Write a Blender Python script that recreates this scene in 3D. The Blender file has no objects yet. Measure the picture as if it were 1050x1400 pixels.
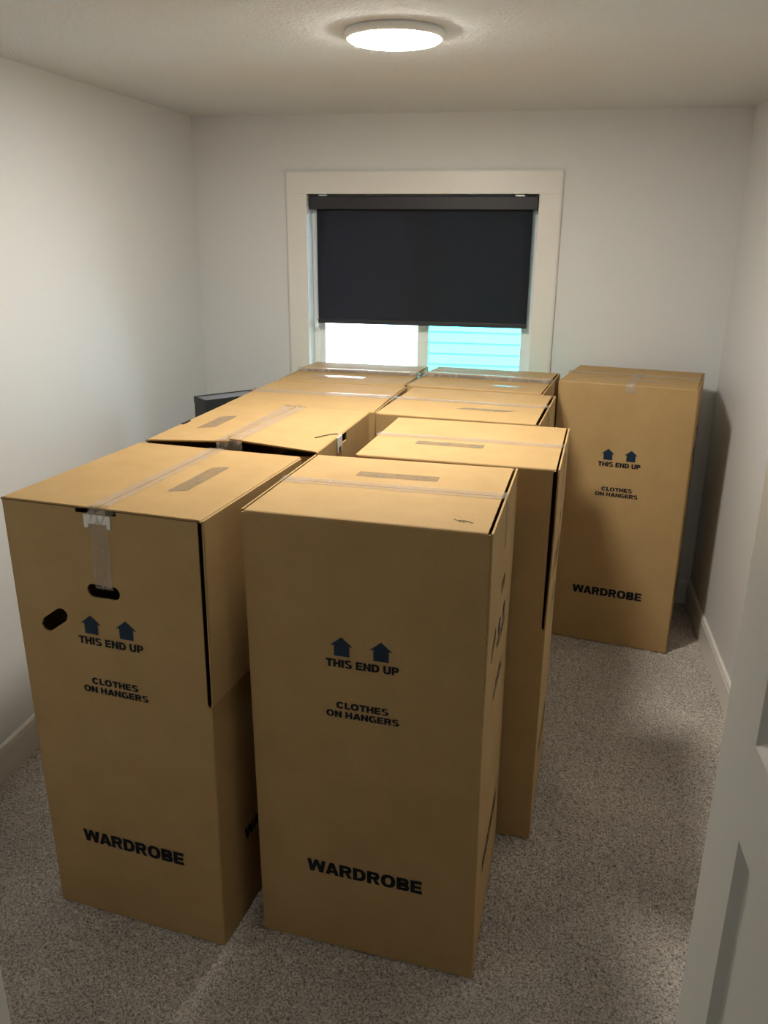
import bpy, bmesh, math, random
import numpy as np
from mathutils import Vector, Matrix

S = bpy.context.scene
C = S.collection
random.seed(7)
rng = np.random.default_rng(7)

# ------------------------------------------------------------------ camera
FPX = 1125.87
cam_d = bpy.data.cameras.new('camera')
cam = bpy.data.objects.new('camera', cam_d)
C.objects.link(cam)
fw = Vector((-0.1763, 0.9295, -0.3240)); rt = Vector((0.9820, 0.1888, 0.0073))
rt = (rt - fw * rt.dot(fw) / fw.dot(fw)).normalized(); fw.normalize()
up = rt.cross(fw)
M = Matrix((rt, up, -fw)).transposed().to_4x4()
M.translation = (0, 0, 1.903)
cam.matrix_world = M
cam_d.sensor_fit = 'VERTICAL'; cam_d.sensor_height = 36.0
cam_d.lens = FPX / 1400 * 36.0
cam_d.clip_start = 0.02
S.camera = cam

# ------------------------------------------------------------------ world, sun, exposure
w = bpy.data.worlds.new('sky'); S.world = w; w.use_nodes = True
nt = w.node_tree; nt.nodes.clear()
sky = nt.nodes.new('ShaderNodeTexSky'); sky.sky_type = 'NISHITA'; sky.sun_disc = False
sky.sun_elevation = math.radians(48); sky.sun_rotation = math.radians(166)
bg = nt.nodes.new('ShaderNodeBackground'); bg.inputs['Strength'].default_value = 4.0
wo = nt.nodes.new('ShaderNodeOutputWorld')
nt.links.new(sky.outputs[0], bg.inputs[0]); nt.links.new(bg.outputs[0], wo.inputs[0])
sd = bpy.data.lights.new('sun_offscreen', 'SUN'); sd.energy = 9.0; sd.angle = math.radians(0.6)
sd.color = (0.66, 0.86, 1.0)
sun = bpy.data.objects.new('sun_offscreen', sd); C.objects.link(sun)
sdir = Vector((-0.16, 0.65, -0.74))
sun.rotation_euler = sdir.to_track_quat('-Z', 'Y').to_euler()      # from behind this house onto the facade next door

LAMP = 184.0
S.view_settings.view_transform = 'Standard'; S.view_settings.look = 'None'
S.view_settings.gamma = 1.0; S.view_settings.use_curve_mapping = False
S.view_settings.exposure = 0.1
S.cycles.sample_clamp_indirect = 24.0

# ------------------------------------------------------------------ materials
def mat(name, base=(0.8, 0.8, 0.8), rough=0.6, spec=0.3):
    m = bpy.data.materials.new(name); m.use_nodes = True
    b = m.node_tree.nodes['Principled BSDF']
    b.inputs['Base Color'].default_value = (*base, 1)
    b.inputs['Roughness'].default_value = rough
    b.inputs['Specular IOR Level'].default_value = spec
    return m, m.node_tree, b

def noise(nt, scale, detail=3.0, coord='Object', sc=None, rough=0.55):
    tc = nt.nodes.new('ShaderNodeTexCoord')
    n = nt.nodes.new('ShaderNodeTexNoise')
    n.inputs['Scale'].default_value = scale; n.inputs['Detail'].default_value = detail
    n.inputs['Roughness'].default_value = rough
    src = tc.outputs[coord]
    if sc:
        mp = nt.nodes.new('ShaderNodeMapping'); mp.inputs['Scale'].default_value = sc
        nt.links.new(src, mp.inputs['Vector']); src = mp.outputs['Vector']
    nt.links.new(src, n.inputs['Vector'])
    return n

def ramp(nt, src, stops):
    r = nt.nodes.new('ShaderNodeValToRGB'); e = r.color_ramp.elements
    e[0].position, e[0].color = stops[0][0], (*stops[0][1], 1)
    e[1].position, e[1].color = stops[-1][0], (*stops[-1][1], 1)
    for p, c in stops[1:-1]:
        k = e.new(p); k.color = (*c, 1)
    nt.links.new(src, r.inputs['Fac'])
    return r

def bump(nt, b, src, strength, dist):
    bp = nt.nodes.new('ShaderNodeBump')
    bp.inputs['Strength'].default_value = strength; bp.inputs['Distance'].default_value = dist
    nt.links.new(src, bp.inputs['Height']); nt.links.new(bp.outputs['Normal'], b.inputs['Normal'])
    return bp

MT = {}
def painted(name, base, rough, bscale, bstr, bdist, spec=0.3):
    m, nt, b = mat(name, base, rough, spec)
    n = noise(nt, bscale, 3); bump(nt, b, n.outputs['Fac'], bstr, bdist)
    MT[name] = m
painted('wall_paint', (0.735, 0.752, 0.765), 0.55, 160, 0.25, 0.002)
painted('trim_paint', (0.80, 0.79, 0.76), 0.35, 60, 0.04, 0.001, 0.45)
painted('door_paint', (0.90, 0.90, 0.87), 0.35, 60, 0.04, 0.001, 0.45)
painted('vinyl', (0.90, 0.91, 0.92), 0.35, 60, 0.03, 0.001, 0.45)

# stippled ceiling
m, nt, b = mat('ceiling_stipple', (0.84, 0.855, 0.865), 0.85, 0.15)
n1 = noise(nt, 75, 5, rough=0.65); n2 = noise(nt, 26, 2)
mx = nt.nodes.new('ShaderNodeMath'); mx.operation = 'MULTIPLY_ADD'; mx.inputs[1].default_value = 0.5
nt.links.new(n2.outputs['Fac'], mx.inputs[0]); nt.links.new(n1.outputs['Fac'], mx.inputs[2])
bump(nt, b, mx.outputs[0], 0.9, 0.014)
MT['ceiling_stipple'] = m

# carpet
m, nt, b = mat('carpet', (0.3, 0.26, 0.22), 0.95, 0.05)
n1 = noise(nt, 150, 4, rough=0.7); n2 = noise(nt, 2.2, 3)
r1 = ramp(nt, n1.outputs['Fac'], [(0.33, (0.18, 0.162, 0.147)), (0.5, (0.70, 0.645, 0.59)), (0.66, (1.0, 0.96, 0.91))])
r2 = ramp(nt, n2.outputs['Fac'], [(0.35, (0.84, 0.84, 0.84)), (0.65, (1.08, 1.07, 1.06))])
mm = nt.nodes.new('ShaderNodeMix'); mm.data_type = 'RGBA'; mm.blend_type = 'MULTIPLY'; mm.inputs[0].default_value = 1.0
nt.links.new(r1.outputs[0], mm.inputs[6]); nt.links.new(r2.outputs[0], mm.inputs[7])
nt.links.new(mm.outputs[2], b.inputs['Base Color'])
n3 = noise(nt, 170, 3, sc=(1.0, 1.07, 0.93))
bump(nt, b, n3.outputs['Fac'], 1.0, 0.009)
MT['carpet'] = m

# kraft cardboard
def kraft(name, c0, c1):
    m, nt, b = mat(name, c0, 0.72, 0.22)
    n1 = noise(nt, 7, 5, rough=0.6)
    r1 = ramp(nt, n1.outputs['Fac'], [(0.3, c0), (0.7, c1)])
    n3 = noise(nt, 420, 2)
    r3 = ramp(nt, n3.outputs['Fac'], [(0.3, (0.95, 0.95, 0.95)), (0.7, (1.05, 1.05, 1.05))])
    mm = nt.nodes.new('ShaderNodeMix'); mm.data_type = 'RGBA'; mm.blend_type = 'MULTIPLY'; mm.inputs[0].default_value = 1.0
    nt.links.new(r1.outputs[0], mm.inputs[6]); nt.links.new(r3.outputs[0], mm.inputs[7])
    nt.links.new(mm.outputs[2], b.inputs['Base Color'])
    n2 = noise(nt, 1.0, 3, sc=(22, 22, 0.7))
    bump(nt, b, n2.outputs['Fac'], 0.12, 0.006)
    MT[name] = m
kraft('kraft', (0.438, 0.288, 0.127), (0.492, 0.328, 0.150))

def plain(name, base, rough=0.6, spec=0.3, **k):
    m, nt, b = mat(name, base, rough, spec)
    for kk, v in k.items(): b.inputs[kk].default_value = v
    MT[name] = m
    return m
plain('ink', (0.006, 0.009, 0.014), 0.6, 0.2)
plain('arrow_ink', (0.012, 0.030, 0.058), 0.55, 0.25)
plain('clip_white', (0.85, 0.85, 0.83), 0.35, 0.5)
plain('dark_metal', (0.012, 0.011, 0.010), 0.5, 0.3)  # near-black painted for the shade inside die-cut slots; also the pen line

def tape_mat(name, alpha, col, rough):
    m = bpy.data.materials.new(name); m.use_nodes = True
    nt = m.node_tree; nt.nodes.clear()
    out = nt.nodes.new('ShaderNodeOutputMaterial')
    tr = nt.nodes.new('ShaderNodeBsdfTransparent'); tr.inputs[0].default_value = (0.93, 0.90, 0.86, 1)
    pr = nt.nodes.new('ShaderNodeBsdfPrincipled')
    pr.inputs['Base Color'].default_value = (*col, 1); pr.inputs['Roughness'].default_value = rough
    pr.inputs['Specular IOR Level'].default_value = 0.7
    mix = nt.nodes.new('ShaderNodeMixShader')
    n = noise(nt, 1.0, 5, sc=(34, 21, 13))
    r = ramp(nt, n.outputs['Fac'], [(0.4, (alpha * 0.8,) * 3), (0.75, (min(1, alpha * 1.7),) * 3)])
    bp = nt.nodes.new('ShaderNodeBump'); bp.inputs['Strength'].default_value = 0.5; bp.inputs['Distance'].default_value = 0.003
    nt.links.new(n.outputs['Fac'], bp.inputs['Height']); nt.links.new(bp.outputs[0], pr.inputs['Normal'])
    nt.links.new(r.outputs[0], mix.inputs[0])
    nt.links.new(tr.outputs[0], mix.inputs[1]); nt.links.new(pr.outputs[0], mix.inputs[2])
    nt.links.new(mix.outputs[0], out.inputs[0])
    MT[name] = m
tape_mat('clear_tape', 0.30, (0.74, 0.66, 0.56), 0.14)
tape_mat('matte_tape', 0.50, (0.36, 0.29, 0.20), 0.25)

# blind fabric
m, nt, b = mat('blind_fabric', (0.036, 0.036, 0.045), 0.7, 0.3)
n1 = noise(nt, 900, 2); bump(nt, b, n1.outputs['Fac'], 0.2, 0.0006)
b.inputs['Sheen Weight'].default_value = 0.15
MT['blind_fabric'] = m
plain('blind_case', (0.028, 0.029, 0.037), 0.45, 0.4)
plain('bin_grey', (0.030, 0.034, 0.040), 0.45, 0.4)
plain('bin_top', (0.26, 0.28, 0.33), 0.35, 0.5)
plain('steel', (0.5, 0.5, 0.5), 0.3, 0.5, Metallic=1.0)
plain('siding', (0.45, 0.60, 0.60), 0.7, 0.2)
plain('corner_white', (0.80, 0.82, 0.82), 0.6, 0.3)
plain('vent_blue', (0.12, 0.17, 0.21), 0.6, 0.2)
plain('gravel', (0.60, 0.60, 0.58), 0.9, 0.1)

def glass(name, tint):
    m = bpy.data.materials.new(name); m.use_nodes = True
    nt = m.node_tree; nt.nodes.clear()
    out = nt.nodes.new('ShaderNodeOutputMaterial')
    tr = nt.nodes.new('ShaderNodeBsdfTransparent'); tr.inputs[0].default_value = (*tint, 1)
    gl = nt.nodes.new('ShaderNodeBsdfGlossy'); gl.inputs['Roughness'].default_value = 0.02
    fr = nt.nodes.new('ShaderNodeFresnel'); fr.inputs[0].default_value = 1.45
    mix = nt.nodes.new('ShaderNodeMixShader')
    nt.links.new(fr.outputs[0], mix.inputs[0]); nt.links.new(tr.outputs[0], mix.inputs[1]); nt.links.new(gl.outputs[0], mix.inputs[2])
    nt.links.new(mix.outputs[0], out.inputs[0])
    MT[name] = m
glass('glass_clear', (0.96, 0.98, 0.98))
glass('glass_teal', (0.34, 0.82, 0.82))

def glow(name, col, strength):
    m = bpy.data.materials.new(name); m.use_nodes = True
    nt = m.node_tree; nt.nodes.clear()
    em = nt.nodes.new('ShaderNodeEmission'); em.inputs[0].default_value = (*col, 1); em.inputs[1].default_value = strength
    ou = nt.nodes.new('ShaderNodeOutputMaterial'); nt.links.new(em.outputs[0], ou.inputs[0])
    MT[name] = m
glow('lamp_glow', (1.0, 0.928, 0.81), LAMP)

# ------------------------------------------------------------------ helpers
def mesh_obj(name, verts, faces, material, parent=None, smooth=False, loc=None):
    me = bpy.data.meshes.new(name)
    me.from_pydata([tuple(v) for v in verts], [], [tuple(f) for f in faces])
    me.materials.append(MT[material])
    if smooth: me.polygons.foreach_set('use_smooth', [True] * len(me.polygons))
    me.update()
    o = bpy.data.objects.new(name, me); C.objects.link(o)
    if parent: o.parent = parent
    if loc: o.location = loc
    return o

def bm_obj(name, bm, material, parent=None, smooth=False, loc=None):
    bmesh.ops.recalc_face_normals(bm, faces=bm.faces)
    me = bpy.data.meshes.new(name); bm.to_mesh(me); bm.free()
    me.materials.append(MT[material])
    if smooth: me.polygons.foreach_set('use_smooth', [True] * len(me.polygons))
    o = bpy.data.objects.new(name, me); C.objects.link(o)
    if parent: o.parent = parent
    if loc: o.location = loc
    return o

def add_box(bm, x0, x1, y0, y1, z0, z1, bev=0.0):
    r = bmesh.ops.create_cube(bm, size=1)
    for v in r['verts']:
        v.co = Vector(((x0 + x1) / 2 + v.co.x * (x1 - x0), (y0 + y1) / 2 + v.co.y * (y1 - y0), (z0 + z1) / 2 + v.co.z * (z1 - z0)))
    if bev > 0:
        es = list({e for v in r['verts'] for e in v.link_edges})
        bmesh.ops.bevel(bm, geom=es, offset=bev, segments=2, profile=0.5, affect='EDGES')

def box(name, x0, x1, y0, y1, z0, z1, material, parent=None, bev=0.0, loc=None):
    bm = bmesh.new(); add_box(bm, x0, x1, y0, y1, z0, z1, bev)
    return bm_obj(name, bm, material, parent, loc=loc)

def empty(name, loc, rz=0.0):
    o = bpy.data.objects.new(name, None); C.objects.link(o)
    o.location = loc; o.rotation_euler = (0, 0, rz); o.empty_display_size = 0.1
    return o

def tag(o, label, cat, group=None):
    o['label'] = label; o['category'] = cat
    if group: o['group'] = group
    return o

def struct(o, label=None, cat=None):
    o['kind'] = 'structure'
    if label: o['label'] = label
    if cat: o['category'] = cat
    return o

# ------------------------------------------------------------------ room shell
XL, XR, YB, ZC = -1.832, 0.863, 4.321, 2.438
YF = 0.115                                    # room face of the wall that holds the doorway
WX0, WX1, WZ0, WZ1 = -1.229, -0.067, 0.90, 2.073     # window opening

struct(box('floor', XL - .12, XR + .12, -1.7, YB + .2, -0.14, -0.012, 'carpet'), 'carpeted floor slab of the small bedroom', 'floor')
struct(box('ceiling', XL - .12, XR + .12, -1.7, YB + .2, ZC, ZC + .15, 'ceiling_stipple'), 'stippled white ceiling with fine bumpy texture', 'ceiling')
struct(box('wall_left', XL - .12, XL, -1.7, YB + .2, -0.012, ZC, 'wall_paint'), 'pale grey painted wall beside the long row of boxes', 'wall')
struct(box('wall_right', XR, XR + .12, -1.7, YB + .2, -0.012, ZC, 'wall_paint'), 'pale grey painted wall behind the open door', 'wall')
bm = bmesh.new()
add_box(bm, XL, WX0 - .012, YB, YB + .2, -.012, ZC); add_box(bm, WX1 + .012, XR, YB, YB + .2, -.012, ZC)
add_box(bm, WX0 - .012, WX1 + .012, YB, YB + .2, -.012, WZ0 - .012); add_box(bm, WX0 - .012, WX1 + .012, YB, YB + .2, WZ1 + .012, ZC)
struct(bm_obj('wall_back', bm, 'wall_paint'), 'pale grey painted wall around the window', 'wall')
DX0, DX1, DZ = -0.520, 0.262, 2.05
bm = bmesh.new()
add_box(bm, XL, DX0 - .02, YF - .12, YF, -.012, ZC); add_box(bm, DX1 + .02, XR, YF - .12, YF, -.012, ZC)
add_box(bm, DX0 - .02, DX1 + .02, YF - .12, YF, DZ + .02, ZC)
struct(bm_obj('wall_front', bm, 'wall_paint'), 'painted wall with the doorway', 'wall')
# closet return at the near left, its end capped with white trim
struct(box('wall_closet', XL, -.715, .62, .775, -.012, ZC, 'wall_paint'), 'short closet partition beside the doorway', 'wall')
struct(box('trim_2', -.715, -.6985, .612, .782, -.012, ZC, 'trim_paint', bev=.002), 'white trim board on the end of the closet partition', 'trim')
struct(box('wall_hall', XL, XR, -1.7, -1.58, -.012, ZC, 'wall_paint'), 'painted wall of the hallway outside the room', 'wall')

# carpet pile: a displaced sheet, uneven like the cut pile
def carpet_sheet():
    st = 0.0055
    xs = np.arange(XL, XR + st, st); ys = np.arange(YF - .3, YB + st, st)
    nx, ny = len(xs), len(ys)
    z = rng.standard_normal((ny, nx))
    z2 = (z + np.roll(z, 1, 0) + np.roll(z, 1, 1) + np.roll(z, (1, 1), (0, 1))) / 2
    big = np.zeros((ny, nx))
    X, Y = np.meshgrid(xs, ys)
    for k in range(7):
        a = rng.uniform(0, 6.28); f = rng.uniform(9, 40)
        big += np.sin((X * math.cos(a) + Y * math.sin(a)) * f + rng.uniform(0, 6.28))
    zz = np.clip(0.0019 * z2 + 0.0008 * z + 0.0004 * big - 0.0045, -0.0095, -0.0006)
    co = np.stack([X + rng.uniform(-.0016, .0016, X.shape), Y + rng.uniform(-.0016, .0016, X.shape), zz], -1).reshape(-1, 3)
    i = np.arange(ny - 1)[:, None] * nx + np.arange(nx - 1)[None]
    q = np.stack([i, i + 1, i + nx + 1, i + nx], -1).reshape(-1, 4)
    me = bpy.data.meshes.new('carpet')
    me.vertices.add(len(co)); me.vertices.foreach_set('co', co.astype(np.float32).ravel())
    me.loops.add(q.size); me.loops.foreach_set('vertex_index', q.astype(np.int32).ravel())
    me.polygons.add(len(q)); me.polygons.foreach_set('loop_start', np.arange(0, q.size, 4, dtype=np.int32))
    me.update(calc_edges=True)
    me.materials.append(MT['carpet'])
    me.polygons.foreach_set('use_smooth', [True] * len(me.polygons))
    o = bpy.data.objects.new('carpet', me); C.objects.link(o)
    o['kind'] = 'stuff'
    tag(o, 'speckled taupe cut-pile carpet covering the whole floor', 'carpet')
carpet_sheet()

# baseboards (profile with a small stepped cap)
def baseboard(name, p0, p1, inward, label):
    prof = [(0, -.012), (.014, -.012), (.014, .104), (.0115, .107), (.0115, .110), (.014, .113), (.012, .124), (.006, .130), (0, .131)]
    p0, p1, n = Vector(p0), Vector(p1), Vector(inward)
    vs = []
    for p in (p0, p1):
        for a, z in prof: vs.append((p.x + n.x * a, p.y + n.y * a, z))
    k = len(prof)
    fs = [(i, (i + 1) % k, k + (i + 1) % k, k + i) for i in range(k)] + [tuple(range(k))[::-1], tuple(range(k, 2 * k))]
    bm = bmesh.new(); bv = [bm.verts.new(v) for v in vs]
    for f in fs: bm.faces.new([bv[i] for i in f])
    return struct(bm_obj(name, bm, 'trim_paint'), label, 'baseboard')
baseboard('baseboard_left', (XL, .775, 0), (XL, YB, 0), (1, 0, 0), 'white baseboard along the wall beside the long row of boxes')
baseboard('baseboard_right', (XR, YF, 0), (XR, YB, 0), (-1, 0, 0), 'white baseboard along the wall behind the open door')
baseboard('baseboard_back', (XL + .0145, YB, 0), (XR - .0145, YB, 0), (0, -1, 0), 'white baseboard under the window')
baseboard('baseboard_front', (XL + .0145, YF, 0), (DX0 - .1, YF, 0), (0, 1, 0), 'white baseboard beside the doorway')

# ------------------------------------------------------------------ window
win = struct(empty('window_1', ((WX0 + WX1) / 2, YB, WZ0)), 'white sliding window with flat white casing', 'window')
wl = win.location
def wpart(name, x0, x1, y0, y1, z0, z1, material, bev=0.0015, parent=None):
    return box(name, x0 - wl.x, x1 - wl.x, y0 - wl.y, y1 - wl.y, z0 - wl.z, z1 - wl.z, material, parent or win, bev)
CW = 0.103
wpart('side_casing', WX0 - CW, WX0, YB - .019, YB, WZ0, WZ1, 'trim_paint', .0015)
wpart('side_casing', WX1, WX1 + CW, YB - .019, YB, WZ0, WZ1, 'trim_paint', .0015)
wpart('head_casing', WX0 - CW, WX1 + CW, YB - .019, YB, WZ1, WZ1 + CW, 'trim_paint', .0015)
wpart('apron_casing', WX0 - CW, WX1 + CW, YB - .019, YB, WZ0 - CW, WZ0, 'trim_paint', .0015)
# thin back-band round the casing
for a in ((WX0 - CW - .006, WX0 - CW, WZ0 - CW - .006, WZ1 + CW + .006), (WX1 + CW, WX1 + CW + .006, WZ0 - CW - .006, WZ1 + CW + .006)):
    wpart('back_band', a[0], a[1], YB - .014, YB, a[2], a[3], 'trim_paint', .001)
wpart('back_band', WX0 - CW, WX1 + CW, YB - .014, YB, WZ1 + CW, WZ1 + CW + .006, 'trim_paint', .001)
# jamb liner
wpart('jamb', WX0 - .012, WX0, YB, YB + .19, WZ0, WZ1, 'trim_paint', 0)
wpart('jamb', WX1, WX1 + .012, YB, YB + .19, WZ0, WZ1, 'trim_paint', 0)
wpart('head_jamb', WX0 - .012, WX1 + .012, YB, YB + .19, WZ1, WZ1 + .012, 'trim_paint', 0)
wpart('sill', WX0 - .012, WX1 + .012, YB, YB + .19, WZ0 - .012, WZ0, 'trim_paint', 0)
YW = YB + .085
fx0, fx1, fz0, fz1 = WX0, WX1, WZ0, WZ1
fr = []
wpart('frame_stile', fx0, fx0 + .03, YW, YW + .08, fz0, fz1, 'vinyl', .002)
wpart('frame_stile', fx1 - .052, fx1, YW, YW + .08, fz0, fz1, 'vinyl', .002)
wpart('frame_rail', fx0 + .03, fx1 - .052, YW, YW + .08, fz0, fz0 + .045, 'vinyl', .002)
wpart('frame_rail', fx0 + .03, fx1 - .052, YW, YW + .08, fz1 - .045, fz1, 'vinyl', .002)
mx0, mx1 = -0.664, -0.606
wpart('meeting_stile', mx0, mx1, YW + .015, YW + .065, fz0 + .045, fz1 - .045, 'vinyl', .002)
sash = empty('sash', (0, 0, 0)); sash.parent = win
def spart(name, x0, x1, y0, y1, z0, z1, material, bev=.0015):
    return wpart(name, x0, x1, y0, y1, z0, z1, material, bev, sash)
spart('sash_stile', fx0 + .03, fx0 + .056, YW + .02, YW + .055, fz0 + .045, fz1 - .045, 'vinyl')
spart('sash_rail', fx0 + .056, mx0, YW + .02, YW + .055, fz0 + .045, fz0 + .08, 'vinyl')
spart('sash_rail', fx0 + .056, mx0, YW + .02, YW + .055, fz1 - .08, fz1 - .045, 'vinyl')
spart('pane', fx0 + .050, mx0 + .005, YW + .036, YW + .040, fz0 + .075, fz1 - .075, 'glass_clear', 0)
wpart('pane', mx1 - .005, fx1 - .047, YW + .038, YW + .042, fz0 + .040, fz1 - .040, 'glass_teal', 0)

# ------------------------------------------------------------------ roller blind
bl = tag(empty('roller_blind', ((WX0 + WX1) / 2, YB + .05, WZ1)), 'charcoal roller blind lowered over most of the window', 'blind')
def bpart(name, x0, x1, y0, y1, z0, z1, material, bev=0.001):
    return box(name, x0 - bl.location.x, x1 - bl.location.x, y0 - bl.location.y, y1 - bl.location.y, z0 - bl.location.z, z1 - bl.location.z, material, bl, bev)
bpart('cassette', WX0 + .006, WX1 - .004, YB + .006, YB + .078, WZ1 - .073, WZ1 - .010, 'blind_case', .004)
bpart('mounting_bracket', WX0 + .055, WX0 + .10, YB + .012, YB + .07, WZ1 - .011, WZ1 - .001, 'steel', .001)
bpart('mounting_bracket', WX1 - .115, WX1 - .07, YB + .012, YB + .07, WZ1 - .011, WZ1 - .001, 'steel', .001)
def fabric():
    bm = bmesh.new()
    x0, x1, z0, z1 = WX0 + .040, WX1 - .026, 1.447, WZ1 - .06
    nx, nz = 16, 20; g = []
    for j in range(nz + 1):
        row = []
        for i in range(nx + 1):
            s, t = i / nx, j / nz
            y = YB + .032 + 0.0012 * math.sin(s * 9) * (1 - t) + 0.0008 * math.sin(s * 3.1 + 1)
            row.append(bm.verts.new((x0 + (x1 - x0) * s - bl.location.x, y - bl.location.y, z0 + (z1 - z0) * t - bl.location.z)))
        g.append(row)
    for j in range(nz):
        for i in range(nx): bm.faces.new((g[j][i], g[j][i + 1], g[j + 1][i + 1], g[j + 1][i]))
    bmesh.ops.solidify(bm, geom=bm.faces[:], thickness=0.0008)
    bm_obj('fabric', bm, 'blind_fabric', bl, True)
fabric()
bpart('hem_bar', WX0 + .038, WX1 - .025, YB + .025, YB + .040, 1.430, 1.453, 'blind_case', .003)
# bead chain: two thin runs and a tension clip
bm = bmesh.new()
for dx in (.020, .028):
    z = 1.06
    while z < WZ1 - .075:
        bmesh.ops.create_icosphere(bm, subdivisions=1, radius=.0016, matrix=Matrix.Translation((WX0 + dx - bl.location.x, YB + .045 - bl.location.y, z - bl.location.z)))
        z += .006
o = bm_obj('bead_chain', bm, 'vinyl', bl)
bpart('chain_tensioner', WX0 + .016, WX0 + .032, YB + .038, YB + .052, 1.405, 1.437, 'vinyl', .002)

# ------------------------------------------------------------------ outside: the house next door
YN = 7.6
nb = tag(empty('neighbor_house', (-1.0, YN, -3.0)), 'sunlit house with pale horizontal siding seen through the window', 'house')
box('wall_sheathing', -9, 14.0, .03, .2, 0, 6.4, 'siding', nb)
bv = [(-9.0, .03, 0), (-9.0, 0.0, 0), (-9.0, .018, .098), (-9.0, .03, .098)]
first = None
for k in range(64):
    z = k * .098
    if first is None:
        vs = [Vector(v) for v in bv] + [Vector((14.0, v[1], v[2])) for v in bv]
        bm = bmesh.new(); q = [bm.verts.new(v) for v in vs]
        for f in ((0, 1, 2, 3), (4, 5, 6, 7), (0, 1, 5, 4), (1, 2, 6, 5), (2, 3, 7, 6), (3, 0, 4, 7)): bm.faces.new([q[i] for i in f])
        first = bm_obj('siding_board', bm, 'siding', nb)
        so = first
    else:
        so = first.copy(); C.objects.link(so); so.parent = nb
    so.location = (0, 0, z + .016)
box('corner_board', -1.04, -.635, -.012, .03, 0, 6.4, 'corner_white', nb, .003)
box('vent_cover', -.972, -.825, -.045, -.012, 3.862, 3.892, 'vent_blue', nb, .004)
struct(box('ground', -22, 22, YB + .2, 14, -3.2, -3.0, 'gravel'), 'gravel strip between the two houses', 'ground')

# ------------------------------------------------------------------ ceiling lamp
def lathe(name, prof, material, parent, n=64, smooth=True):
    bm = bmesh.new(); rings = []
    for r, z in prof:
        if r < 1e-6: rings.append([bm.verts.new((0, 0, z))])
        else: rings.append([bm.verts.new((r * math.cos(2 * math.pi * i / n), r * math.sin(2 * math.pi * i / n), z)) for i in range(n)])
    for a, b in zip(rings, rings[1:]):
        for i in range(n):
            j = (i + 1) % n
            if len(a) == 1: bm.faces.new((a[0], b[i], b[j]))
            elif len(b) == 1: bm.faces.new((a[i], a[j], b[0]))
            else: bm.faces.new((a[i], a[j], b[j], b[i]))
    return bm_obj(name, bm, material, parent, smooth)
def ceiling_lamp(x, y, label, glow_mat):
    lp = tag(empty('ceiling_lamp', (x, y, ZC)), label, 'lamp')
    lathe('trim_ring', [(.139, .001), (.144, -.004), (.144, -.014), (.140, -.021), (.134, -.023), (.131, -.021), (.131, -.012), (0, -.012)], 'vinyl', lp)
    lathe('diffuser', [(.131, -.0205), (.128, -.0265), (.10, -.0285), (0, -.0295)], glow_mat, lp)
ceiling_lamp(-0.476, 2.615, 'round flush ceiling lamp glowing warm white above the boxes', 'lamp_glow')

# ------------------------------------------------------------------ door and frame of the doorway
dfr = struct(empty('trim_1', ((DX0 + DX1) / 2, YF - .06, 0)), 'white door frame round the doorway', 'door frame')
def dpart(name, x0, x1, y0, y1, z0, z1, bev=.002):
    return box(name, x0 - dfr.location.x, x1 - dfr.location.x, y0 - dfr.location.y, y1 - dfr.location.y, z0, z1, 'trim_paint', dfr, bev)
dpart('jamb', DX0 - .02, DX0, YF - .12, YF, -.01, DZ + .02)
dpart('jamb', DX1, DX1 + .02, YF - .12, YF, -.01, DZ + .02)
dpart('head_jamb', DX0, DX1, YF - .12, YF, DZ, DZ + .02)
dpart('casing', DX0 - .095, DX0 - .0, YF, YF + .018, -.01, DZ + .1)
dpart('casing', DX1 + .006, DX1 + .095, YF, YF + .018, -.01, DZ + .1)
dpart('head_casing', DX0, DX1 + .006, YF, YF + .018, DZ + .004, DZ + .1)

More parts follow.
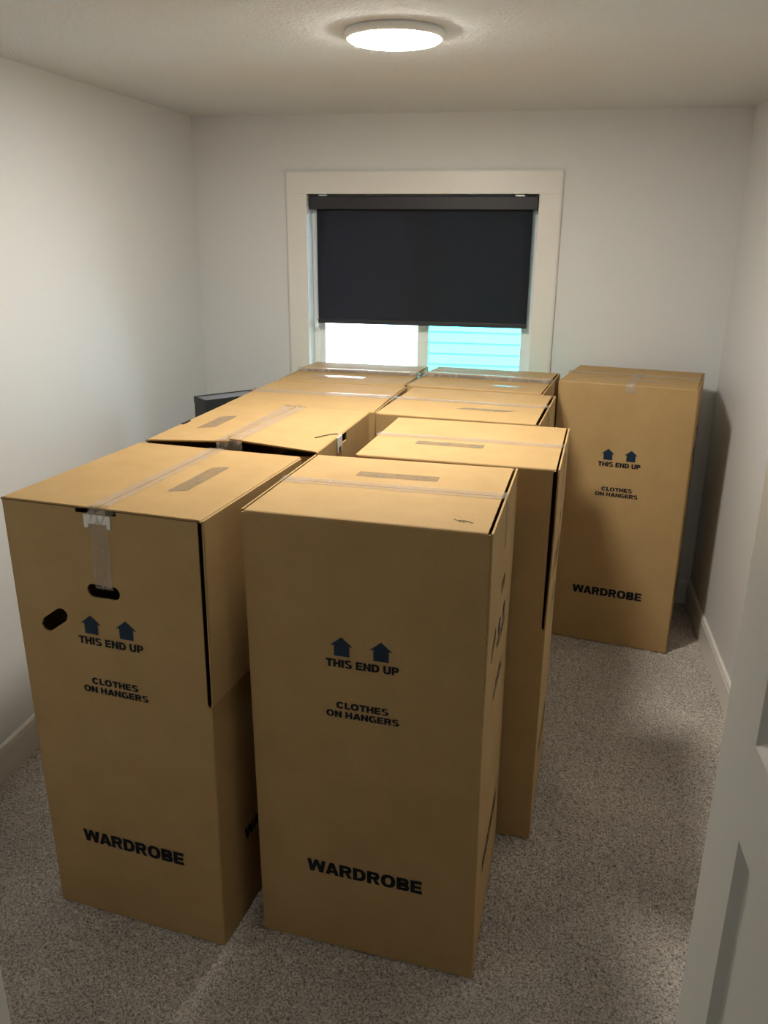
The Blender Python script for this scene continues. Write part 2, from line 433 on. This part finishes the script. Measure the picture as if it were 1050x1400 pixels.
def door():
    hx, hy = .252, .135; ex, ey = .237, .888
    L = math.hypot(ex - hx, ey - hy); ang = math.atan2(ey - hy, ex - hx)
    d = struct(empty('door_1', (hx, hy, .008), ang), 'white panelled door standing open into the room', 'door')
    T, Hh = .035, 2.03
    # local x from the hinge to the free edge; +y side is the face turned to the left wall
    st = .115; panels = [(.23, 1.285), (1.402, 1.915)]
    cells_z = [0, panels[0][0], panels[0][1], panels[1][0], panels[1][1], Hh]
    bm = bmesh.new()
    for side in (1, -1):
        y0 = 0 if side > 0 else -T
        def V(x, z, dep=0): return bm.verts.new((x, y0 - side * dep, z))
        def quad(a): bm.faces.new(a if side > 0 else a[::-1])
        xs = [0, st, L - st, L]
        for i in range(3):
            for j in range(5):
                x0, x1, z0, z1 = xs[i], xs[i + 1], cells_z[j], cells_z[j + 1]
                if i == 1 and j in (1, 3):
                    lev = [(0, 0), (.002, .001), (.014, .0085), (.016, .009)]
                    rings = [[V(x0 + a, z0 + a, dp), V(x1 - a, z0 + a, dp), V(x1 - a, z1 - a, dp), V(x0 + a, z1 - a, dp)] for a, dp in lev]
                    for r0, r1 in zip(rings, rings[1:]):
                        for k in range(4):
                            quad([r0[k], r0[(k + 1) % 4], r1[(k + 1) % 4], r1[k]])
                    quad(rings[-1])
                else:
                    quad([V(x0, z0), V(x1, z0), V(x1, z1), V(x0, z1)])
    for a, b in (((0, 0), (0, Hh)), ((0, Hh), (L, Hh)), ((L, Hh), (L, 0)), ((L, 0), (0, 0))):
        bm.faces.new([bm.verts.new((a[0], 0, a[1])), bm.verts.new((b[0], 0, b[1])), bm.verts.new((b[0], -T, b[1])), bm.verts.new((a[0], -T, a[1]))])
    bmesh.ops.remove_doubles(bm, verts=bm.verts, dist=1e-5)
    bm_obj('door_leaf', bm, 'door_paint', d)
    for s in (1, -1):
        y = 0 if s > 0 else -T
        bm = bmesh.new()
        bmesh.ops.create_cone(bm, cap_ends=True, segments=24, radius1=.026, radius2=.026, depth=.008, matrix=Matrix.Translation((L - .06, y + s * .004, .90)) @ Matrix.Rotation(math.pi / 2, 4, 'X'))
        bmesh.ops.create_cone(bm, cap_ends=True, segments=16, radius1=.009, radius2=.009, depth=.04, matrix=Matrix.Translation((L - .06, y + s * .024, .90)) @ Matrix.Rotation(math.pi / 2, 4, 'X'))
        add_box(bm, L - .17, L - .05, y + s * .044 - .006, y + s * .044 + .006, .891, .909, .004)
        bm_obj('door_handle', bm, 'steel', d)
    for z in (.2, 1.0, 1.8):
        bm = bmesh.new()
        bmesh.ops.create_cone(bm, cap_ends=True, segments=12, radius1=.006, radius2=.006, depth=.09, matrix=Matrix.Translation((-.004, .004, z)))
        bm_obj('hinge', bm, 'steel', d)
door()

# ------------------------------------------------------------------ dark grey bin in the corner
def storage_bin():
    z = 1.15
    n = Vector((-1.520, 3.553)); l = Vector((-1.621, 3.630))
    ux = (Vector((-1.426, 3.656)) - n).normalized(); uy = Vector((-ux.y, ux.x))
    wd = .30; dp = (l - n).dot(uy)
    ang = math.atan2(ux.y, ux.x)
    t = tag(empty('storage_cabinet', (n.x, n.y, 0), ang), 'narrow dark grey cabinet standing in the corner behind the boxes', 'cabinet')
    bm = bmesh.new(); add_box(bm, 0, wd, 0, dp, 0, z - .012, .003)
    bm_obj('body', bm, 'bin_grey', t)
    bm = bmesh.new()
    for a in ((-.001, wd + .001, -.001, .007), (-.001, wd + .001, dp - .007, dp + .001)): add_box(bm, a[0], a[1], a[2], a[3], z - .03, z, .001)
    for a in ((-.001, .007), (wd - .007, wd + .001)): add_box(bm, a[0], a[1], .007, dp - .007, z - .03, z, .001)
    bm_obj('rim', bm, 'bin_grey', t)
    box('top_panel', .007, wd - .007, .007, dp - .007, z - .013, z - .004, 'bin_top', t)
storage_bin()

# ------------------------------------------------------------------ lettering and arrows (flat print on the cartons)
_text_cache = {}
def glyph(ch):
    """heavy extended grotesque capitals as flat pieces, cap height 1"""
    t, h = .295, .235                       # stem and bar weight
    F = []
    def rect(x0, y0, x1, y1): F.append([(x0, y0), (x1, y0), (x1, y1), (x0, y1)])
    def poly(*p): F.append(list(p))
    def band(cx, cy, rx, ry, a0, a1, tx=t, ty=h, n=None, pw=.84):
        n = n or max(4, int(abs(a1 - a0) / 14))
        def pt(rx_, ry_, a):
            c, s_ = math.cos(math.radians(a)), math.sin(math.radians(a))
            return (cx + rx_ * math.copysign(abs(c) ** pw, c), cy + ry_ * math.copysign(abs(s_) ** pw, s_))
        for k in range(n):
            b0, b1 = a0 + (a1 - a0) * k / n, a0 + (a1 - a0) * (k + 1) / n
            F.append([pt(rx - tx, ry - ty, b0), pt(rx, ry, b0), pt(rx, ry, b1), pt(rx - tx, ry - ty, b1)])
    def bowl(x, y0, y1, w):
        m, r = (y0 + y1) / 2, (y1 - y0) / 2
        k = w - r * 1.05
        rect(x, y1 - h, x + k, y1); rect(x, y0, x + k, y0 + h)
        band(x + k, m, r * 1.05, r, -90, 90, t, h)
    w = .9
    if ch == 'I': w = t; rect(0, 0, t, 1)
    elif ch == 'L': w = .72; rect(0, 0, t, 1); rect(t, 0, w, h)
    elif ch == 'T': w = .84; rect(w / 2 - t / 2, 0, w / 2 + t / 2, 1 - h); rect(0, 1 - h, w, 1)
    elif ch == 'H': rect(0, 0, t, 1); rect(w - t, 0, w, 1); rect(t, .5 - h / 2, w - t, .5 + h / 2)
    elif ch == 'E': w = .80; rect(0, 0, t, 1); rect(t, 0, w, h); rect(t, 1 - h, w - .02, 1); rect(t, .5 - h * .45, w - .06, .5 + h * .45)
    elif ch == 'N': rect(0, 0, t, 1); rect(w - t, 0, w, 1); poly((t * .9, 1), (t * .9, .62), (w - t * .9, 0), (w - t * .9, .38))
    elif ch == 'U': rect(0, .38, t, 1); rect(w - t, .38, w, 1); band(w / 2, .38, w / 2, .40, 180, 360)
    elif ch == 'D': w = .92; rect(0, 0, t, 1); bowl(t, 0, 1, w - t)
    elif ch == 'P': w = .84; rect(0, 0, t, 1); bowl(t, .34, 1, w - t)
    elif ch == 'R': w = .90; rect(0, 0, t, 1); bowl(t, .38, 1, w - t - .02); poly((.40, .42), (.66, .44), (w + .02, 0), (.62, 0))
    elif ch == 'B': w = .88; rect(0, 0, t, 1); bowl(t, .45, 1, w - t - .03); bowl(t, 0, .55, w - t)
    elif ch == 'O': w = 1.02; band(w / 2, .5, w / 2, .52, 0, 360, t + .01)
    elif ch == 'C': w = .98; band(w / 2, .5, w / 2, .52, 32, 328, t + .01)
    elif ch == 'G':
        w = 1.0; band(w / 2, .5, w / 2, .52, 35, 300, t + .01)
        rect(w - .24, 0, w - .02, .53); rect(w / 2 + .02, .36, w - .02, .53)
    elif ch == 'S':
        w = .88; band(w / 2, .735, w / 2 - .02, .285, 25, 270, t, .19); band(w / 2, .265, w / 2, .285, -155, 90, t, .19)
    elif ch == 'A':
        w = 1.0; poly((0, 0), (.30, 0), (.63, 1), (.34, 1)); poly((w, 0), (w - .30, 0), (.37, 1), (.66, 1)); rect(.24, .17, .76, .36)
    elif ch == 'W':
        w = 1.36
        poly((0, 1), (.30, 1), (.49, 0), (.20, 0)); poly((.20, 0), (.49, 0), (.81, 1), (.55, 1))
        poly((w, 1), (w - .30, 1), (w - .49, 0), (w - .20, 0)); poly((w - .20, 0), (w - .49, 0), (w - .81, 1), (w - .55, 1))
    else: w = .30
    return F, w

def text_mesh(body, width, height):
    if body in _text_cache: return _text_cache[body]
    vs, fs, x = [], [], 0.0
    for ch in body:
        F, w = glyph(ch)
        for f in F:
            fs.append(tuple(range(len(vs), len(vs) + len(f)))); vs += [(x + a, b) for a, b in f]
        x += w + {'A': .03, 'W': -.04, 'L': .05, 'T': .05}.get(ch, .085)
    xs = [v[0] for v in vs]; lo, hi = min(xs), max(xs)
    vs = [(((a - lo) / (hi - lo) - .5) * width, b * height) for a, b in vs]
    _text_cache[body] = (vs, fs)
    return _text_cache[body]

ARROW = ([(-.0195, 0), (.0195, 0), (.0195, .029), (.030, .027), (0, .052), (-.030, .027), (-.0195, .029)], [(0, 1, 2, 6), (6, 2, 4), (2, 3, 4), (6, 4, 5)])

# ------------------------------------------------------------------ wardrobe cartons
TH = 0.005
class Carton:
    """top/bottom corners FL, FR, BR, BL; sides 0 front, 1 right, 2 back, 3 left"""
    def __init__(s, H, top, bot, ang, label, seam, **k):
        s.H = H; s.seam = seam; s.k = k
        s.top = [Vector((*c, H)) for c in top]; s.bot = [Vector((*c, 0)) for c in bot]
        c = sum(s.bot, Vector()) / 4
        s.root = tag(empty('wardrobe_box', c, ang), label, 'box', 'wardrobe boxes')
        inv = Matrix.Rotation(-ang, 4, 'Z') @ Matrix.Translation(-c)
        s.top = [inv @ v for v in s.top]; s.bot = [inv @ v for v in s.bot]
        s.w = [(s.bot[(i + 1) % 4] - s.bot[i]).length for i in range(4)]
        s.bulge = k.get('bulge', [.003, .003, .002, .002])
        s.push = k.get('push', [0, 0, 0, 0])            # panel tops sprung outwards above the slot
        s.build()

    def P(s, side, u, z, off=0.0):
        i, j = side, (side + 1) % 4
        a = u / s.w[side]; t = z / s.H
        b = s.bot[i].lerp(s.bot[j], a); tp = s.top[i].lerp(s.top[j], a)
        e = (s.bot[j] - s.bot[i]).normalized(); n = Vector((e.y, -e.x, 0))
        aa = min(max(a, 0), 1); tt = min(max(t, 0), 1)
        o = s.bulge[side] * math.sin(math.pi * aa) * math.sin(math.pi * tt)
        pu = s.push[side]
        if isinstance(pu, tuple): o += pu[0] * min(1, max(0, (z - .761) / .01))
        elif pu and z > .76: o += pu * min(1, (z - .76) / .3) ** 0.7
        return b.lerp(tp, t) + n * (o + off)

    def panel(s, side, ztop, holes=False, slot=None, notch=None):
        """slot: (+1 right edge / -1 left edge, width); notch: (u0, u1, depth) cut from the top edge"""
        w = s.w[side]; us = {0, .0018, .005, w - .005, w - .0018, w}
        zs = {0, ztop, .76, .772}
        hol = []
        if holes:
            hol = [((w / 2 - .006), 1.043, .0465, .0185, 0.0), ((w / 2 - .162), .942, .0475, .0195, math.radians(36))]
            us |= {w / 2 - .062, w / 2 + .050, w / 2 - .217, w / 2 - .107}
            zs |= {1.015, 1.072, .890, .994}
        if notch:
            us |= {notch[0], notch[1]}; zs |= {ztop - notch[2]}
        us, zs = sorted(us), sorted(zs)
        def fill(v, step):
            out = []
            for a, b in zip(v, v[1:]):
                n = max(1, round((b - a) / step)); out += [a + (b - a) * q / n for q in range(n)]
            return out + [v[-1]]
        def inhole(u, z):
            return any(abs(u - h[0] + .0) < .05 and abs(z - h[1]) < .02 for h in hol)
        cells_u = us; us = fill(us, .12) if not holes else us; zs = fill(zs, .2) if not holes else zs
        bm = bmesh.new(); vd = {}
        def V(u, z):
            key = (round(u, 5), round(z, 5))
            if key not in vd:
                uu = u
                if slot and z > .766:
                    if slot[0] > 0: uu = min(u, w - slot[1] - (w - u) * .1) if u > w - .006 else u
                    else: uu = max(u, slot[1] + u * .1) if u < .006 else u
                inset = 0
                e = min(u, w - u)
                if e < 1e-6: inset = -.0020
                elif e < .002: inset = -.0006
                vd[key] = bm.verts.new(s.P(side, uu, z, inset))
            return vd[key]
        for a, b in zip(us, us[1:]):
            for c, d in zip(zs, zs[1:]):
                um, zm = (a + b) / 2, (c + d) / 2
                if notch and notch[0] < um < notch[1] and zm > ztop - notch[2]: continue
                hh = None
                for q, h in enumerate(hol):
                    rect = ((w / 2 - .062, w / 2 + .050, 1.015, 1.072), (w / 2 - .217, w / 2 - .107, .890, .994))[q]
                    if rect[0] < um < rect[1] and rect[2] < zm < rect[3]: hh = (h, rect)
                if hh:
                    h, rect = hh
                    outer = [(a, c), (b, c), (b, d), (a, d)]
                    ring = []
                    ca, sa = math.cos(h[4]), math.sin(h[4])
                    for q in range(20):
                        t = 2 * math.pi * (q + .5) / 20
                        x = (h[2] - h[3]) * (1 if math.cos(t) >= 0 else -1) + h[3] * math.cos(t); y = h[3] * math.sin(t)
                        ring.append((h[0] + x * ca - y * sa, h[1] + x * sa + y * ca))
                    def corner(p):
                        dx, dy = p[0] - h[0], p[1] - h[1]
                        return (0 if dx < 0 else 1) if dy < 0 else (3 if dx < 0 else 2)
                    for q in range(20):
                        p, r = ring[q], ring[(q + 1) % 20]
                        k0, k1 = corner(p), corner(r)
                        if k0 == k1: bm.faces.new((V(*outer[k0]), V(*r), V(*p)))
                        elif (k0 + 1) % 4 == k1: bm.faces.new((V(*outer[k0]), V(*outer[k1]), V(*r), V(*p)))
                        else: bm.faces.new((V(*outer[k0]), V(*outer[(k0 + 1) % 4]), V(*outer[k1]), V(*r), V(*p)))
                else:
                    bm.faces.new((V(a, c), V(b, c), V(b, d), V(a, d)))
        # consistent outward normals, then thickness inwards
        e = (s.bot[(side + 1) % 4] - s.bot[side]).normalized(); n = Vector((e.y, -e.x, 0))
        bm.normal_update()
        for f in bm.faces:
            if f.normal.dot(n) < 0: f.normal_flip()
        bmesh.ops.solidify(bm, geom=bm.faces[:], thickness=TH)
        return bm_obj('side_panel', bm, 'kraft', s.root)

    def prints(s, side, parent):
        w = s.w[side]; c = w / 2
        def flat(name, vs, fs, u0, z0, material):
            o = mesh_obj(name, [s.P(side, u0 + a, z0 + b, .0009) for a, b in vs], fs, material, parent)
            return o
        for txt, wd, z0, h in (('WARDROBE', .322, .247, .040), ('THIS END UP', .187, .889, .0215), ('CLOTHES', .136, .7735, .0185), ('ON HANGERS', .190, .7475, .0185)):
            vs, fs = text_mesh(txt, wd, h)
            flat('printed_text', vs, fs, c, z0, 'ink')
        for du in (-.0525, .0485):
            flat('printed_arrow', ARROW[0], ARROW[1], c + du, .920, 'arrow_ink')

    # surface of the top: a along the seam, b across it (0..1 from the first hinge side to the second)
    def top_uv(s):
        if s.seam == 'x': return s.top[0], s.top[1], s.top[3], s.top[2]          # (FL,FR) -> (BL,BR)
        return s.top[0], s.top[3], s.top[1], s.top[2]                             # (FL,BL) -> (FR,BR)
    def T(s, a, b, flap=None):
        A, B, D, E = s.top_uv()
        p = A.lerp(B, a).lerp(D.lerp(E, a), b)
        r = s.k.get('raise', (0, 0)); bow = s.k.get('bow', 0.0)
        i = flap if flap is not None else (0 if b < .5 else 1)
        t = min(1, (b if i == 0 else 1 - b) / .5)
        rr = r[i]
        if isinstance(rr, tuple): rr = rr[0] + (rr[1] - rr[0]) * a
        p.z += rr * t - bow * math.sin(math.pi * t) * (1 - .3 * math.sin(math.pi * a))
        p.z -= s.k.get('droop', .0) * t * math.sin(math.pi * a)
        return p

    def flap(s, i):
        bm = bmesh.new(); g = []
        bs = [0, .004, .012, .06, .14, .22, .3, .38, .45, .4968]
        if i: bs = [1 - b for b in bs][::-1]
        n = 14
        A, B, D, E = s.top_uv()
        ov = s.k.get('over', .002 if s.seam == 'y' else -.0075) / (B - A).length
        for k in range(n + 1):
            a = -ov + (1 + 2 * ov) * k / n; row = []
            for b in bs:
                p = s.T(a, b, i)
                e = min(b, 1 - b)
                if e < .001: p.z -= .0065
                elif e < .006: p.z -= .002
                row.append(bm.verts.new(p))
            g.append(row)
        for k in range(n):
            for q in range(len(bs) - 1): bm.faces.new((g[k][q], g[k + 1][q], g[k + 1][q + 1], g[k][q + 1]))
        bm.normal_update()
        for f in bm.faces:
            if f.normal.z < 0: f.normal_flip()
        bmesh.ops.solidify(bm, geom=bm.faces[:], thickness=TH - .0005)
        return bm_obj('flap', bm, 'kraft', s.root)

    def ends(s):
        return ((3, 1) if s.seam == 'x' else (0, 2))          # panel at a=0, panel at a=1

    def tape(s, drop0, drop1, width=.05, shift=0.0, crumple=.004):
        A, B, D, E = s.top_uv()
        wid = (D - A).length
        bm = bmesh.new(); rows = []
        m = 6
        rnd = random.Random(len(s.root.name) * 31 + int(drop0 * 1000) + int(s.bot[0].x * 900))
        def across(f): rows.append([bm.verts.new(f((j / m - .5) * width + shift)) for j in range(m + 1)])
        def panel_row(side, z, amp):
            w = s.w[side]
            # u direction on the end panel that matches +b
            def f(c):
                sgn = {('x', 3): -1, ('x', 1): 1, ('y', 0): 1, ('y', 2): -1}[(s.seam, side)]
                p = s.P(side, w / 2 + sgn * c, z, .0013 + abs(rnd.gauss(0, amp)))
                return p
            return f
        e0, e1 = s.ends()
        zt = s.H - .004
        if drop0 > 0:
            n0 = max(2, int(drop0 / .018))
            for k in range(n0):
                z = zt - drop0 * (1 - k / n0)
                across(panel_row(e0, z, crumple * (k / n0) * .5))
        N = 24
        for k in range(N + 1):
            a = k / N
            edge = max(0, 1 - min(a, 1 - a) / .06)
            aa = a * 1.012 - .006
            def f(c, aa=aa, edge=edge):
                p = s.T(aa, .5 + c / wid)
                p.z = max(p.z, s.T(aa, .5, 0).z * .6 + s.T(aa, .5, 1).z * .4 - .002) if abs(c) < .008 else p.z
                p.z += .0012 + abs(rnd.gauss(0, .0003 + crumple * .6 * edge))
                return p
            across(f)
        if drop1 > 0:
            n1 = max(2, int(drop1 / .018))
            for k in range(1, n1 + 1):
                z = zt - drop1 * k / n1
                across(panel_row(e1, z, crumple * (1 - k / n1) * .5))
        for r0, r1 in zip(rows, rows[1:]):
            for j in range(m): bm.faces.new((r0[j], r0[j + 1], r1[j + 1], r1[j]))
        return bm_obj('tape', bm, 'clear_tape', s.root, True)

    def patch(s, a0, a1, b, width=.045, skew=0.0, material='matte_tape'):
        A, B, D, E = s.top_uv(); wid = (D - A).length; n = 10; bm = bmesh.new(); rows = []
        for k in range(n + 1):
            a = a0 + (a1 - a0) * k / n
            row = []
            for q in (-1, -.33, .33, 1):
                p = s.T(a + skew * q * .02, b + q * width / 2 / wid); p.z += .0010
                row.append(bm.verts.new(p))
            rows.append(row)
        for r0, r1 in zip(rows, rows[1:]):
            for j in range(3): bm.faces.new((r0[j], r0[j + 1], r1[j + 1], r1[j]))
        return bm_obj('tape_patch', bm, material, s.root, True)

    def clip(s, side, u, ztop, wd=.072, h=.034):
        """white plastic end of the hanging bar hooked over the panel edge"""
        bm = bmesh.new()
        e = (s.bot[(side + 1) % 4] - s.bot[side]).normalized(); n = Vector((e.y, -e.x, 0))
        pts = [(-wd / 2, 0), (-wd / 2, -h), (-wd / 2 + .010, -h)]
        k = 5
        for q in range(k):
            x = -wd / 2 + .012 + (wd - .024) * q / k; x2 = -wd / 2 + .012 + (wd - .024) * (q + .5) / k
            pts += [(x, -h * .62), (x2, -h * .72)]
        pts += [(wd / 2 - .010, -h * .62), (wd / 2 - .010, -h), (wd / 2, -h), (wd / 2, 0)]
        fr_ = [bm.verts.new(s.P(side, u + a, ztop + z, .0035)) for a, z in pts]
        bk = [bm.verts.new(s.P(side, u + a, ztop + z, .0006)) for a, z in pts]
        bm.faces.new(fr_); bm.faces.new(bk[::-1])
        for q in range(len(pts)):
            r = (q + 1) % len(pts); bm.faces.new((fr_[q], bk[q], bk[r], fr_[r]))
        # the lip that folds over the edge
        lip = [(-wd / 2 + .002, .0035, 0), (wd / 2 - .002, .0035, 0), (wd / 2 - .002, -.03, .001), (-wd / 2 + .002, -.03, .001)]
        t0 = [bm.verts.new(s.P(side, u + a, ztop + z, o)) for a, o, z in lip]
        t1 = [bm.verts.new(s.P(side, u + a, ztop + z - .002, o)) for a, o, z in lip]
        bm.faces.new(t0); bm.faces.new(t1[::-1])
        for q in range(4): bm.faces.new((t0[q], t1[q], t1[(q + 1) % 4], t0[(q + 1) % 4]))
        return bm_obj('bar_clip', bm, 'clip_white', s.root)

    def cross_tape(s, a, width, drop, b0=.62):
        """a strip from the middle of the top over the front edge"""
        A, B, D, E = s.top_uv(); ln = (B - A).length; bm = bmesh.new(); rows = []
        rnd = random.Random(5)
        for k in range(9):
            b = b0 * (1 - k / 8)
            rows.append([bm.verts.new(s.T(a + q * width / 2 / ln, b) + Vector((0, 0, .0022 + abs(rnd.gauss(0, .0012))))) for q in (-1, -.5, 0, .5, 1)])
        for k in range(5):
            z = s.H - .006 - drop * k / 4
            rows.append([bm.verts.new(s.P(0, (a + q * width / 2 / ln) * s.w[0], z, .002 + abs(rnd.gauss(0, .003 * (1 - k / 5))))) for q in (-1, -.5, 0, .5, 1)])
        for r0, r1 in zip(rows, rows[1:]):
            for j in range(4): bm.faces.new((r0[j], r0[j + 1], r1[j + 1], r1[j]))
        return bm_obj('tape', bm, 'clear_tape', s.root, True)

    def cut(s, pts, r=.0018, name='die_cut'):
        """a dark die-cut line in the top, as a thin raised welt"""
        P = [s.T(a, b) + Vector((0, 0, .0012)) for a, b in pts]
        bm = bmesh.new(); rings = []
        for i, p in enumerate(P):
            t = (P[min(i + 1, len(P) - 1)] - P[max(i - 1, 0)]).normalized(); n = t.cross(Vector((0, 0, 1))).normalized()
            rings.append([bm.verts.new(p + n * r * math.cos(q * math.pi / 3) + Vector((0, 0, r * .7 * math.sin(q * math.pi / 3)))) for q in range(6)])
        for r0, r1 in zip(rings, rings[1:]):
            for j in range(6): bm.faces.new((r0[j], r0[(j + 1) % 6], r1[(j + 1) % 6], r1[j]))
        bm.faces.new(rings[0][::-1]); bm.faces.new(rings[-1])
        return bm_obj(name, bm, 'dark_metal', s.root, True)

    def build(s):
        e0, e1 = s.ends()
        slots = s.k.get('slots', {}); notches = s.k.get('notches', {})
        s.panels = []
        for side in range(4):
            end = side in (e0, e1)
            zt = s.H - (.0075 if end else .0045)
            if end: zt -= s.k.get('enddrop', 0 if s.seam == 'y' else -.0065)
            nc = notches.get(side)
            if nc == 'clip': nc = (s.w[side] / 2 - .062, s.w[side] / 2 + .050, .011)
            pn = s.panel(side, zt, holes=end, slot=slots.get(side), notch=nc)
            s.panels.append(pn)
            if side != 2: s.prints(side, pn)
        # bottom
        vs = [v + Vector((0, 0, .003)) for v in s.bot]; vs += [v + Vector((0, 0, .008)) for v in s.bot]
        c = sum(vs, Vector()) / 8; vs = [c + (v - c) * .985 for v in vs]
        for i, v in enumerate(vs): v.z = .003 if i < 4 else .008
        mesh_obj('bottom_panel', vs, [(3, 2, 1, 0), (4, 5, 6, 7), (0, 1, 5, 4), (1, 2, 6, 5), (2, 3, 7, 6), (3, 0, 4, 7)], 'kraft', s.root)
        s.flap(0); s.flap(1)

def carton(key, label, seam, **k):
    ang, H, top, bot = BOX[key]
    return Carton(H, top, bot, ang, label, seam, **k)

BOX = {
    'A': (-0.1241, 1.2661, [(-1.309, 1.748), (-0.749, 1.682), (-0.683, 2.268), (-1.230, 2.330)], [(-1.303, 1.747), (-0.762, 1.678), (-0.686, 2.272), (-1.226, 2.325)]),
    'B': (-0.0675, 1.2731, [(-0.678, 1.752), (-0.084, 1.711), (-0.051, 2.259), (-0.638, 2.284)], [(-0.676, 1.760), (-0.073, 1.705), (-0.045, 2.251), (-0.640, 2.291)]),
    'C': (-0.0706, 1.2693, [(-0.529, 2.323), (0.064, 2.281), (0.102, 2.820), (-0.491, 2.862)], [(-0.529, 2.323), (0.064, 2.281), (0.102, 2.820), (-0.491, 2.862)]),
    'D': (-0.1044, 1.2690, [(-0.588, 2.917), (-0.000, 2.856), (0.057, 3.402), (-0.530, 3.464)], [(-0.588, 2.917), (-0.000, 2.856), (0.057, 3.402), (-0.530, 3.464)]),
    'E': (-0.1313, 1.2672, [(-0.572, 3.526), (0.012, 3.449), (0.084, 3.991), (-0.500, 4.068)], [(-0.572, 3.526), (0.012, 3.449), (0.084, 3.991), (-0.500, 4.068)]),
    'F': (-0.0589, 1.2752, [(-1.208, 2.340), (-0.641, 2.307), (-0.607, 2.893), (-1.174, 2.926)], [(-1.208, 2.340), (-0.641, 2.307), (-0.607, 2.893), (-1.174, 2.926)]),
    'G': (-0.0545, 1.2668, [(-1.187, 2.971), (-0.591, 2.939), (-0.562, 3.476), (-1.157, 3.508)], [(-1.187, 2.971), (-0.591, 2.939), (-0.562, 3.476), (-1.157, 3.508)]),
    'H': (-0.0497, 1.2639, [(-1.160, 3.549), (-0.578, 3.520), (-0.551, 4.063), (-1.133, 4.092)], [(-1.160, 3.549), (-0.578, 3.520), (-0.551, 4.063), (-1.133, 4.092)]),
    'I': (-0.2055, 1.2656, [(0.079, 3.799), (0.668, 3.696), (0.770, 4.170), (0.191, 4.290)], [(0.085, 3.803), (0.673, 3.697), (0.773, 4.180), (0.188, 4.290)]),
}

wA = 0.545
a = carton('A', 'brown wardrobe carton with oval handhole and white bar clip on its front', 'y',
           slots={0: (1, .0105)}, notches={0: 'clip'}, push=[0, (.0045,), 0, 0])
a.tape(.21, .10); a.clip(0, wA / 2 - .002, 1.2661 - .019); a.patch(.30, .70, .70, .048, 1.0)

b_ = carton('B', 'brown wardrobe carton with plain printed front beside the carton with oval handhole', 'x', push=[0, .005, 0, .004], slots={3: (1, .008)})
b_.tape(.06, .13); b_.patch(.30, .68, .69, .045)

c_ = carton('C', 'brown wardrobe carton with a dark open slit down its corner', 'x',
            slots={0: (1, .012)}, push=[0, .006, 0, 0], over=-.005)
c_.tape(.05, .16); c_.patch(.24, .60, .36, .045)

d_ = carton('D', 'brown wardrobe carton behind the one with the corner slit, short tape strip on its flap', 'x', push=[0, .008, 0, 0], **{'raise': (.004, .004)})
d_.tape(.05, .12); d_.patch(.48, .80, .30, .03, 1.5)

e_ = carton('E', 'brown wardrobe carton below the teal-tinted window pane', 'x', push=[0, .004, 0, 0], **{'raise': (-.004, .012)})
e_.tape(.05, .14); e_.patch(.62, .88, .22, .035, 2.0, 'clear_tape')

f_ = carton('F', 'brown wardrobe carton with tented flaps and a clip hooked on its side', 'y',
            enddrop=.012, notches={1: (.235, .30, .03)}, **{'raise': ((.014, .004), (.022, .002)), 'over': .004})
f_.tape(.055, .05, width=.085, crumple=.007); f_.patch(.30, .62, .21, .055, 1.0)
f_.clip(1, .215, 1.2752 - .004, .05, .05)

g_ = carton('G', 'brown wardrobe carton beside the dark grey cabinet, wide shiny tape on its seam', 'x', **{'raise': (.004, .004)})
g_.tape(.02, .06, width=.075, crumple=.005)

h_ = carton('H', 'brown wardrobe carton below the clear window pane, back flap lifted', 'x', **{'raise': (-.003, .010)})
h_.tape(.03, .06); h_.patch(.22, .62, .27, .055, 0.0, 'clear_tape')

i_ = carton('I', 'brown wardrobe carton standing apart in the far corner by the wall', 'x', **{'raise': (.003, .004)})
i_.tape(.05, .05);
i_.cross_tape(.53, .040, .030)
i_.patch(.30, .78, .24, .03, 1.0, 'clear_tape')
f_.cut([(.245, .90), (.30, .925), (.345, .950), (.375, .972), (.385, .988)], .0022)
f_.cut([(.37, .022), (.40, .028), (.44, .027), (.47, .020)], .0045)
b_.cut([(.84, .13), (.87, .105), (.90, .115), (.92, .10), (.88, .125), (.86, .118), (.885, .10)], .0007, 'pen_mark')
